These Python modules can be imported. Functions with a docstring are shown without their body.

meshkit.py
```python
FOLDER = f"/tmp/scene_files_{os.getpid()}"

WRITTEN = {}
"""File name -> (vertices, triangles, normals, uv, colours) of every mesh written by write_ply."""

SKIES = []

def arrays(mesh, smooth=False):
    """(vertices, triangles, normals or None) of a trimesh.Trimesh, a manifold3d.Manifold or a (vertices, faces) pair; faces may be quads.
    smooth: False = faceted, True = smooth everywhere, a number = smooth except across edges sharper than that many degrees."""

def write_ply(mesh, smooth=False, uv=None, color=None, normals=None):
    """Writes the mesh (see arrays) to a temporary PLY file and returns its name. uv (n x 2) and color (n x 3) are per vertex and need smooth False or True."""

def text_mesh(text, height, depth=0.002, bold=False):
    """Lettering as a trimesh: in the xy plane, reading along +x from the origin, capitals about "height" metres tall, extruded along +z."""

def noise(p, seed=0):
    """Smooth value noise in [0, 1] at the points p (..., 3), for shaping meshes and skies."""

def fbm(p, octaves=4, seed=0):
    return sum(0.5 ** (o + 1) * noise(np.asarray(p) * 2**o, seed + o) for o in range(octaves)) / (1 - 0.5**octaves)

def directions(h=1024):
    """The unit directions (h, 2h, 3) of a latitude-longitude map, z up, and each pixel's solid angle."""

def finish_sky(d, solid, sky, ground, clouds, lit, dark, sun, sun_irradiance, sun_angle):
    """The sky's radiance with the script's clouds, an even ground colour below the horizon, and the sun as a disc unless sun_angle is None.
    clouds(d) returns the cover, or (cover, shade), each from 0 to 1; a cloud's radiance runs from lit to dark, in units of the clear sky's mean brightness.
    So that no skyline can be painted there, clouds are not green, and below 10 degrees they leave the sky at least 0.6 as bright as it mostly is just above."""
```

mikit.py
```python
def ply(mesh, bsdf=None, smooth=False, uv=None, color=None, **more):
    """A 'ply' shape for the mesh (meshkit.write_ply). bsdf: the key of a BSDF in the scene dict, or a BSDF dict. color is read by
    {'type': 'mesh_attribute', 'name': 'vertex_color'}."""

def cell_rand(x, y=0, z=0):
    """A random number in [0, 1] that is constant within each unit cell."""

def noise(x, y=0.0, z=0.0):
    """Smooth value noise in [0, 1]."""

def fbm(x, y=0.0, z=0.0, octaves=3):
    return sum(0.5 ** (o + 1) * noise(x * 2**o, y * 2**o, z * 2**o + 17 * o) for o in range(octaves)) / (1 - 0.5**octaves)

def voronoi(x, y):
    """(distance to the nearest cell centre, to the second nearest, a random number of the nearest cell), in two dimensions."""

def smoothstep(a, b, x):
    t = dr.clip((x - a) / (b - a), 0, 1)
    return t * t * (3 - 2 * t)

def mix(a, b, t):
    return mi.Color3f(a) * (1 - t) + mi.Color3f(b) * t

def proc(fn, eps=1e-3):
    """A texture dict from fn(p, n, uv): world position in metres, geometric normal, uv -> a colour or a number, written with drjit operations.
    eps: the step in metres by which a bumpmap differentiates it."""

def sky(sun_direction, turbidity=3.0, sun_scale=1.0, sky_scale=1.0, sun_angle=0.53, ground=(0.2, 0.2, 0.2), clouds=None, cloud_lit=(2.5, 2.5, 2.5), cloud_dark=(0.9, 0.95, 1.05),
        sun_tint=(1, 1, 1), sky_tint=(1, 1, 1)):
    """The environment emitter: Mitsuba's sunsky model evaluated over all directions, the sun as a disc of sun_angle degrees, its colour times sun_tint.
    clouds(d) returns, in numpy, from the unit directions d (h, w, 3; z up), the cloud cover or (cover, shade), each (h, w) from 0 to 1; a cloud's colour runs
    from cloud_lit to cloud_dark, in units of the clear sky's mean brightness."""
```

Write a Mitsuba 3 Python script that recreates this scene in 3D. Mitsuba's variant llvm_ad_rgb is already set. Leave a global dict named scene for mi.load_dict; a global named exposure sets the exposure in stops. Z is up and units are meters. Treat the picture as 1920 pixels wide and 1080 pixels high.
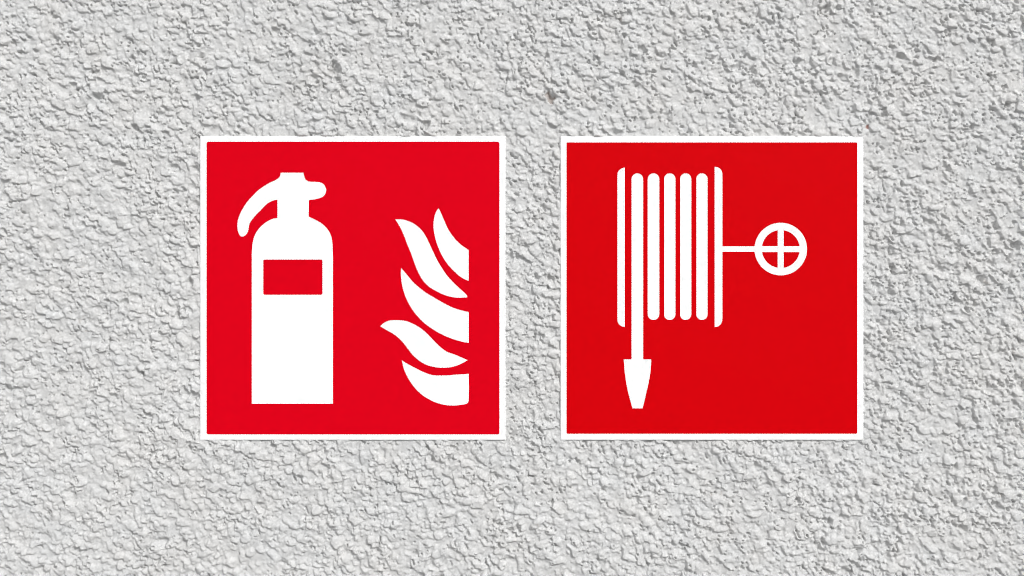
import math
import numpy as np
import trimesh
import mitsuba as mi
import mikit
from shapely.geometry import Polygon, Point, box
from shapely.ops import unary_union
from scipy.ndimage import gaussian_filter

scene, labels = {}, {}
T = mi.ScalarTransform4f

# ------------------------------------------------------------------ camera, sky, exposure
S = 0.2 / 571.0                      # metres per pixel of the 1920-wide photograph (a 200 mm sign is 571 px)
ZC = 0.0                             # heights are measured from the picture's centre
HALF = 960 * S
D = 0.60                             # a wide lens close to the wall
scene['camera'] = {
    'type': 'perspective', 'fov': math.degrees(2 * math.atan(HALF / D)), 'fov_axis': 'x',
    'near_clip': 0.05, 'far_clip': 50.0,
    'to_world': T().look_at(origin=[0, -D, ZC], target=[0, 0, ZC], up=[0, 0, 1]),
}
scene['sky'] = mikit.sky([0.56, -0.78, 0.60], turbidity=3, sun_scale=0.3, sun_angle=10, clouds=lambda d: 1.0,
                         cloud_lit=(1.35, 1.35, 1.36), sun_tint=(0.765, 0.96, 1.39), ground=(0.2, 0.2, 0.2))
exposure = 2.96

# ------------------------------------------------------------------ materials
scene['stucco_paint'] = {'type': 'twosided', 'b': {'type': 'diffuse', 'reflectance': {'type': 'mesh_attribute', 'name': 'vertex_color'}}}


def enamel(rgb, spec=0.02, rough=0.5):
    return {'type': 'twosided', 'b': {'type': 'principled', 'base_color': {'type': 'rgb', 'value': rgb}, 'roughness': rough, 'specular': spec}}


scene['white_plastic'] = enamel([0.92, 0.92, 0.92])
scene['white_print'] = enamel([0.91, 0.92, 0.92])
scene['crimson_print'] = enamel([0.68, 0.0006, 0.0095])
scene['scarlet_print'] = enamel([0.625, 0.0008, 0.0035])


# ------------------------------------------------------------------ the stucco wall: one displaced sheet
def hash01(i, j, k):
    h = (i * np.int64(374761393) + j * np.int64(668265263) + np.int64(k) * np.int64(2147483647)) & 0xFFFFFFFF
    h = ((h ^ (h >> 13)) * np.int64(1274126177)) & 0xFFFFFFFF
    h = ((h ^ (h >> 15)) * np.int64(2246822519 & 0x7FFFFFFF)) & 0xFFFFFFFF
    return ((h ^ (h >> 16)) & 0xFFFFFF).astype(np.float32) / np.float32(16777215.0)


def vnoise(x, y, seed):
    i, j = np.floor(x), np.floor(y)
    u, v = x - i, y - j
    u, v = u * u * (3 - 2 * u), v * v * (3 - 2 * v)
    i, j = i.astype(np.int64), j.astype(np.int64)
    a, b = hash01(i, j, seed), hash01(i + 1, j, seed)
    c, d = hash01(i, j + 1, seed), hash01(i + 1, j + 1, seed)
    return ((a + (b - a) * u) * (1 - v) + (c + (d - c) * u) * v) * 2 - 1


def fbm(x, y, seed, octaves=3):
    return sum(0.5 ** o * vnoise(x * 2 ** o, y * 2 ** o, seed + o) for o in range(octaves))


def sstep(a, b, x):
    t = np.clip((x - a) / (b - a), 0, 1)
    return t * t * (3 - 2 * t)


def grains(x, y, cell, seed, keep, stretch, hmin, hmax, tilt, edge):
    """The height (mm) of thrown grains: one lump to a cell where it is kept, each with its own place, size, turn, height and tilt; the highest wins."""
    gx, gy = x / cell, y / cell
    ci, cj = np.floor(gx).astype(np.int64), np.floor(gy).astype(np.int64)
    out, who = np.zeros_like(x), np.zeros_like(x)
    for a in (-1, 0, 1):
        for b in (-1, 0, 1):
            i, j = ci + a, cj + b
            r = [hash01(i, j, seed + k) for k in range(7)]
            px, py = (gx - i - 0.1 - 0.8 * r[0]), (gy - j - 0.1 - 0.8 * r[1])
            ang = -0.85 + (r[2] - 0.5) * 2.2                      # most lie along the sweep of the hawk, down to the right
            co, si = np.cos(ang), np.sin(ang)
            st = 1 + stretch * r[3]
            rad = 0.42 + 0.38 * r[4]
            u, v = (px * co + py * si) / (rad * st), (-px * si + py * co) / rad
            d = np.sqrt(u * u + v * v)
            prof = sstep(1.0, 1.0 - edge, d) * (1 - 0.18 * d * d + tilt * ((r[5] - 0.5) * u + (r[6] - 0.4) * v))
            h = np.where(r[5] * 0.5 + r[6] * 0.5 < 0.5 + (keep - 0.5), prof * (hmin + (hmax - hmin) * r[4] * (0.4 + 0.6 * r[2])), 0)
            who = np.where(h > out, r[3], who)
            out = np.maximum(out, h)
    return out, who


def axis(fine_half, step, out_lo, out_hi, mid):
    inner = np.arange(-fine_half, fine_half + step / 2, step)

    def outward(limit):
        vals, at, s = [], inner[-1], step
        while at < limit:
            s = min(s * 1.07, 0.02)
            at += s
            vals.append(at)
        return np.array(vals)

    lo, hi = outward(out_lo), outward(out_hi)
    full = np.concatenate([-lo[::-1], inner, hi])
    return mid + full, np.gradient(full)


STEP = 0.00045
ax, sx = axis(0.346, STEP, 1.3, 1.3, 0.0)
az, sz = axis(0.199, STEP, 1.1, 1.1, 0.0)
X, Z = np.meshgrid(ax, az, indexing='xy')
X, Z = X.astype(np.float32) * 1000, Z.astype(np.float32) * 1000           # millimetres
coarse = np.maximum.outer(sz, sx) * 1000

def crumbs(x, y, seed):
    """Gritty noise whose finest octaves stay strong."""
    return vnoise(x, y, seed) * 0.5 + vnoise(x * 1.9 + y * 0.4, y * 1.9 - x * 0.4, seed + 1) * 0.42 + vnoise(x * 3.3 - y * 0.7, y * 3.3 + x * 0.7, seed + 2) * 0.36


wx = X + 0.68 * crumbs(X / 2.3, Z / 2.3, 11) + 1.0 * fbm(X / 7, Z / 7, 21, 2)
wz = Z + 0.68 * crumbs(X / 2.3, Z / 2.3, 31) + 1.0 * fbm(X / 7, Z / 7, 41, 2)
density = np.clip(1.6 * fbm(X / 17, Z / 17, 51, 3), -1, 1)                  # crowded and thin patches
big, id_big = grains(wx, wz, 3.7, 100, 0.38, 0.9, 0.7, 2.6, 0.9, 0.32)
mid, id_mid = grains(wx + 3.1, wz + 1.7, 2.1, 200, 0.48, 0.8, 0.5, 1.8, 1.0, 0.40)
small, id_small = grains(wx + 1.3, wz + 5.9, 1.3, 300, 0.46, 0.6, 0.3, 1.0, 0.8, 0.55)
fade = 1 - sstep(1.5, 5.0, coarse)
lump = np.maximum(big * (1 + 0.3 * density), mid * (0.9 + 0.35 * density)) + 0.3 * np.minimum(big, mid)
lump = lump + small * (0.6 + 0.35 * density) * fade
lump = np.where(lump > 1.5, 1.5 + 1.3 * np.tanh((lump - 1.5) / 1.7), lump)    # the tops are struck flat
film = 0.35 * fbm(X / 6, Z / 6, 61, 2) + 0.5 * fbm(X / 40, Z / 40, 71, 2)
rough = (0.15 + 0.17 * sstep(0.2, 1.2, lump)) * crumbs(X / 1.8, Z / 1.8, 81)
lump = gaussian_filter(lump, 0.65)                                           # paint rounds the arrises
H = 0.95 * lump + film + rough * fade
pin = vnoise(X / 1.5 + 0.3 * Z, Z / 1.9, 91) * (0.65 + 0.35 * vnoise(X / 7, Z / 7, 95)) + 0.15 * vnoise(X / 0.9, Z / 0.9, 97)
H = H - 2.0 * sstep(0.46, 0.66, pin) * fade                                # small pits between the crumbs
hollow, _ = grains(wx + 2.2, wz + 4.4, 3.9, 800, 0.14, 0.9, 1.6, 4.2, 0.3, 0.5)
H = H - hollow * (0.52 + 0.25 * density) * fade                             # torn hollows where the float lifted crumbs away
sag = 0.34 + 0.12 * vnoise(X / 9, Z / 9, 87)


# the chipped hole above the gap between the signs, and a smaller one near the right sign
def pit(px, py, r, depth, seed):
    cx, cz = (px - 960) * S * 1000, (540 - py) * S * 1000
    d = np.hypot((X - cx) * 1.15, Z - cz + 0.5 * (X - cx)) + 1.3 * fbm(X / 2.2, Z / 2.2, seed, 2)
    return sstep(r, r * 0.45, d) * depth


hole = pit(1032, 182, 4.2, 2.8, 700)
speck = pit(1629, 238, 1.6, 1.2, 710)
H = H - hole - speck

F = 1.7                                                                    # the signs' faces stand this far (mm) off the wall's base plane
SIGNS = [(375, 948, 255, 825), (1051, 1619, 255, 825)]
for x0, x1, y0, y1 in SIGNS:                                               # the render is pressed flat behind and close round each plate
    l, r_, b, t = (x0 - 960) * S * 1000, (x1 - 960) * S * 1000, (540 - y1) * S * 1000, (540 - y0) * S * 1000
    out = np.hypot(np.maximum(np.maximum(l - X, X - r_), 0), np.maximum(np.maximum(b - Z, Z - t), 0))
    H = np.minimum(H, F - 0.12 + np.maximum(out - 0.3, 0) * 1.4)
    inside = np.minimum(np.minimum(X - l, r_ - X), np.minimum(Z - b, t - Z))
    H = np.where(inside > 2.0, 0.0, H)

lean = np.maximum(lump, 0)                                                 # wet render sagged to the lower left: the lumps overhang there
PX = X - sag * lean * fade + 0.05 * fbm(X / 1.1, Z / 1.1, 85, 1) * fade
PZ = Z - sag * 1.15 * lean * fade
V = np.stack([PX / 1000, (F - H) / 1000, PZ / 1000 + ZC], -1).reshape(-1, 3)
n0, n1 = X.shape
idx = np.arange(n0 * n1).reshape(n0, n1)
q = np.stack([idx[:-1, :-1], idx[:-1, 1:], idx[1:, 1:], idx[1:, :-1]], -1).reshape(-1, 4)
covered = np.zeros(X.shape, bool)                                          # nothing is modelled deep behind the plates
for x0, x1, y0, y1 in SIGNS:
    covered |= (np.abs(X - ((x0 + x1) / 2 - 960) * S * 1000) < (x1 - x0) / 2 * S * 1000 - 6) & (np.abs(Z - (540 - (y0 + y1) / 2) * S * 1000) < (y1 - y0) / 2 * S * 1000 - 6)
q = q[~covered.ravel()[q].any(1)]
faces = np.vstack([q[:, [0, 1, 2]], q[:, [0, 2, 3]]])
# paint: nearly white, each lump a shade of its own, faint warm and cool drifts, rust in the chipped hole
tone = 0.61 + 0.02 * (id_mid - 0.5) + 0.03 * (id_small - 0.5) * sstep(0.2, 0.5, small) + 0.018 * fbm(X / 2, Z / 2, 600, 2) + 0.012 * fbm(X / 70, Z / 70, 610, 2)
warm = 0.006 * fbm(X / 16, Z / 16, 620, 3)
C = np.stack([tone * (1.0 + warm), tone, tone * (0.993 - warm)], -1)
rust = (sstep(0.8, 2.6, hole + 0.7 * fbm(X / 1.5, Z / 1.5, 630, 2)) * 0.8)[..., None]
C = C * (1 - rust) + np.array([0.36, 0.31, 0.28]) * rust
red = (sstep(0.5, 1.0, speck) * 0.7)[..., None]
C = C * (1 - red) + np.array([0.35, 0.12, 0.09]) * red
stone = (sstep(0.80, 0.9, vnoise(X / 2.0, Z / 2.0, 640)) * sstep(0.5, 0.8, vnoise(X / 15, Z / 15, 645)) * 0.35)[..., None]
C = C * (1 - stone) + np.array([0.42, 0.37, 0.33]) * stone
scene['stucco_wall'] = mikit.ply((V, faces), 'stucco_paint', smooth=True, color=np.clip(C, 0, 1).reshape(-1, 3))
labels['stucco_wall'] = {'label': 'white painted roughcast stucco wall behind the two red signs', 'kind': 'structure'}

# ------------------------------------------------------------------ signs
FILM = 0.00003                       # printed film


def to_wall(mesh, front):
    """From (photo plane x, up, out) to the world; front: how far the back of the piece stands off y = 0 towards the camera."""
    mesh.apply_transform(np.array([[1, 0, 0, 0], [0, 0, -1, -front], [0, 1, 0, ZC], [0, 0, 0, 1.0]]))
    return mesh


def pts(p):
    p = np.asarray(p, float)
    return np.stack([(p[:, 0] - 960) * S, (540 - p[:, 1]) * S], 1)


def poly(p):
    return Polygon(pts(p)).buffer(0)


def film(shape, layer, thick=FILM):
    geoms = getattr(shape, 'geoms', [shape])
    m = trimesh.util.concatenate([trimesh.creation.extrude_polygon(g, thick, engine='earcut') for g in geoms])
    return to_wall(m, layer * FILM)


def rounded(x0, x1, y0, y1, r):
    b = Polygon(pts([(x0, y0), (x1, y0), (x1, y1), (x0, y1)]))
    return b.buffer(-r * S).buffer(r * S, 8)


def spline(*runs):
    """A closed outline of smooth runs that meet at corners."""
    out = []
    for run in runs:
        p = np.asarray(run, float)
        if len(p) < 3:
            out += list(p)
            continue
        e = np.vstack([2 * p[0] - p[1], p, 2 * p[-1] - p[-2]])
        for i in range(1, len(e) - 2):
            for t in np.linspace(0, 1, 6, endpoint=False):
                a, b, c, d = e[i - 1:i + 3]
                out.append(0.5 * (2 * b + (c - a) * t + (2 * a - 5 * b + 4 * c - d) * t * t + (3 * b - a - 3 * c + d) * t ** 3))
        out.append(p[-1])
    return np.array(out)


def zoomed(p, ox, oy):
    return [(ox + a / 3.6, oy + b / 3.6) for a, b in p]


def plate(x0, x1, y0, y1):
    (l, t), (r, b) = pts([(x0, y0), (x1, y1)])
    c, th = 0.00025, 0.0030
    v = [(x, y, z) for z, i in ((-th, 0), (-c, 0), (0, c)) for x in (l + i, r - i) for y in (b + i, t - i)]
    return to_wall(trimesh.convex.convex_hull(np.array(v)), 0)


def part(key, mesh, bsdf, label=None):
    n, k = 0, key
    while k in scene:
        n += 1
        k = f'{key}_{n:03d}'
    scene[k] = mikit.ply(mesh, bsdf, smooth=False)
    if label:
        labels[k] = {'label': label}
    return k


# --- the extinguisher sign
A = 'fire_extinguisher_sign'
labels[A] = {'label': 'square red sign with white fire extinguisher and flames, left on the stucco wall', 'category': 'sign', 'group': 'fire safety signs on the wall'}
part(A + '__plate', plate(375, 948, 255, 825), 'white_plastic')
part(A + '__red_field', film(rounded(387.4, 936.3, 265.9, 814.4, 3.5), 0), 'crimson_print')
ox, oy = 360, 240
outline = spline(
    zoomed([(598, 302), (752, 302)], ox, oy),
    zoomed([(752, 302), (756, 320), (762, 338), (772, 352), (786, 360), (804, 363), (835, 364), (862, 366), (885, 377), (900, 397), (906, 420), (900, 443), (886, 461), (866, 472), (830, 481), (790, 487)], ox, oy),
    zoomed([(788, 598), (815, 611), (845, 626), (880, 648), (912, 680), (934, 715), (945, 755), (949, 800), (952, 860), (952, 900)], ox, oy),
    zoomed([(952, 1862), (404, 1862)], ox, oy),
    zoomed([(404, 860), (405, 820), (408, 785), (418, 740), (435, 702), (462, 668), (498, 637), (538, 616), (577, 606)], ox, oy),
    zoomed([(576, 484), (545, 491), (515, 506), (488, 529), (460, 560), (431, 588), (405, 620), (388, 648), (382, 680), (376, 703), (362, 722), (345, 732), (330, 731), (318, 716), (309, 690), (306, 655), (313, 610), (330, 568), (353, 528), (380, 490), (410, 458), (442, 425), (480, 397), (515, 375), (552, 357), (580, 342), (593, 327), (597, 312)], ox, oy))
window = rounded(493.6, 604.6, 486.7, 552.8, 3)
sym = part(A + '__extinguisher_symbol', film(poly(outline).difference(window), 1), 'white_print', 'white silhouette of a fire extinguisher with curved hose')
part(sym + '__label_patch', film(window, 1, FILM * 0.8), 'crimson_print', 'red rectangle on the white extinguisher')
ox, oy = 660, 240
part(A + '__flame', film(poly(spline(
    zoomed([(584, 541), (601, 575), (625, 630), (650, 685), (690, 742), (736, 788), (788, 824)], ox, oy),
    zoomed([(788, 1032), (740, 1010), (690, 968), (640, 912), (602, 850), (573, 780), (556, 715), (550, 660), (555, 605), (567, 567), (584, 541)], ox, oy))), 1), 'white_print', 'topmost white flame, pointed upward')
part(A + '__flame', film(poly(spline(
    zoomed([(292, 616), (340, 618), (385, 630), (430, 654), (470, 690), (500, 735), (530, 797), (570, 882), (610, 950), (655, 1012), (720, 1077), (755, 1108), (777, 1131)], ox, oy),
    zoomed([(777, 1143), (720, 1146), (660, 1138), (605, 1119), (560, 1096), (518, 1070), (480, 1030), (447, 975), (421, 910), (400, 850), (374, 787), (350, 724), (325, 670), (292, 616)], ox, oy))), 1), 'white_print', 'long S-shaped white flame second from the top')
part(A + '__flame', film(poly(spline(
    zoomed([(331, 944), (370, 990), (410, 1037), (455, 1078), (500, 1112), (550, 1142), (610, 1177), (680, 1212), (740, 1231), (789, 1243)], ox, oy),
    zoomed([(789, 1451), (740, 1442), (680, 1424), (610, 1395), (550, 1361), (490, 1318), (437, 1264), (395, 1206), (363, 1143), (344, 1085), (334, 1035), (330, 990), (331, 944)], ox, oy))), 1), 'white_print', 'broad white flame in the middle')
ox, oy = 660, 540
part(A + '__flame', film(poly(spline(
    zoomed([(190, 258), (222, 232), (262, 218), (318, 217), (368, 224), (412, 242), (460, 269), (505, 306), (552, 355), (602, 403), (645, 432), (690, 448), (738, 468), (781, 487)], ox, oy),
    zoomed([(781, 487), (748, 506), (700, 526), (650, 537), (592, 538), (540, 530), (490, 513), (445, 484), (405, 446), (371, 402), (340, 363), (308, 331), (273, 306), (230, 282), (190, 258)], ox, oy))), 1), 'white_print', 'S-shaped white flame second from the bottom')
part(A + '__flame', film(poly(spline(
    zoomed([(336, 488), (372, 511), (422, 537), (480, 566), (545, 588), (620, 590), (700, 585), (789, 579)], ox, oy),
    zoomed([(789, 579), (790, 680), (788, 750), (785, 768), (774, 781), (740, 788), (690, 793), (632, 790), (572, 775), (512, 747), (456, 707), (410, 656), (374, 600), (350, 545), (336, 488)], ox, oy))), 1), 'white_print', 'lowest white flame with rounded lower edge')

# --- the hose reel sign
B = 'fire_hose_sign'
labels[B] = {'label': 'square red sign with white hose reel and handwheel, right on the stucco wall', 'category': 'sign', 'group': 'fire safety signs on the wall'}
part(B + '__plate', plate(1051, 1619, 255, 825), 'white_plastic')
part(B + '__red_field', film(rounded(1062.2, 1607.0, 267.0, 813.4, 2.5), 0), 'scarlet_print')
ox, oy = 1040, 240
part(B + '__reel_flange', film(poly(spline(
    zoomed([(474, 267), (455, 272), (438, 283), (427, 298), (423, 318)], ox, oy),
    zoomed([(423, 1292), (427, 1312), (438, 1329), (455, 1339), (474, 1344)], ox, oy))), 1), 'white_print', 'left white bar of the reel with outer corners rounded')
part(B + '__reel_flange', film(poly(spline(
    zoomed([(1080, 262), (1100, 265), (1117, 276), (1128, 292), (1132, 314)], ox, oy),
    zoomed([(1132, 1288), (1128, 1310), (1117, 1328), (1100, 1340), (1080, 1344)], ox, oy))), 1), 'white_print', 'right white bar of the reel with outer corners rounded')


def capsule(x0, x1, y0, y1, top=True, bottom=True):
    (l, t), (r, b) = pts(zoomed([(x0, y0), (x1, y1)], ox, oy))
    rad = (r - l) / 2
    s = [box(l, b + (rad if bottom else 0), r, t - (rad if top else 0))]
    if top:
        s.append(Point((l + r) / 2, t - rad).buffer(rad, 12))
    if bottom:
        s.append(Point((l + r) / 2, b + rad).buffer(rad, 12))
    return unary_union(s)


part(B + '__hose', film(capsule(519, 597, 306, 1561, True, False), 1), 'white_print', 'long white hose end running down to the nozzle')
for x0, x1 in ((628, 706), (738, 815), (846, 922), (956, 1032)):
    part(B + '__hose_coil', film(capsule(x0, x1, 306, 1296), 1), 'white_print')
part(B + '__nozzle', film(poly(spline(
    zoomed([(466, 1561), (651, 1561)], ox, oy),
    zoomed([(651, 1561), (650, 1605), (645, 1655), (637, 1705), (620, 1780), (606, 1842), (593, 1892)], ox, oy),
    zoomed([(525, 1892), (511, 1842), (492, 1768), (480, 1700), (472, 1640), (466, 1561)], ox, oy))), 1), 'white_print', 'white tapering nozzle at the end of the hose')
cx, cy, ro, ri = 1340 + 446 / 3.6, 240 + 817 / 3.6, 177.5 / 3.6, 128 / 3.6
c = Point(*pts([(cx, cy)])[0])
rim = c.buffer(ro * S, 32).difference(c.buffer(ri * S, 32))
bar = rounded(1353.8, cx - ro + 3, cy - 5.4, cy + 5.4, 0.01).difference(c.buffer(ro * S, 32))
part(B + '__axle', film(bar, 1), 'white_print')
wheel = B + '__handwheel'
part(wheel + '__rim', film(rim, 1), 'white_print')
w = 5.7
inner = c.buffer(ri * S, 32)
for x0, x1, y0, y1 in ((cx - ri - 2, cx - w, cy - w, cy + w), (cx + w, cx + ri + 2, cy - w, cy + w), (cx - w, cx + w, cy - ri - 2, cy - w), (cx - w, cx + w, cy + w, cy + ri + 2)):
    part(wheel + '__spoke', film(rounded(x0, x1, y0, y1, 0.01).intersection(inner), 1), 'white_print')
part(wheel + '__hub', film(rounded(cx - w, cx + w, cy - w, cy + w, 0.01), 1), 'white_print')
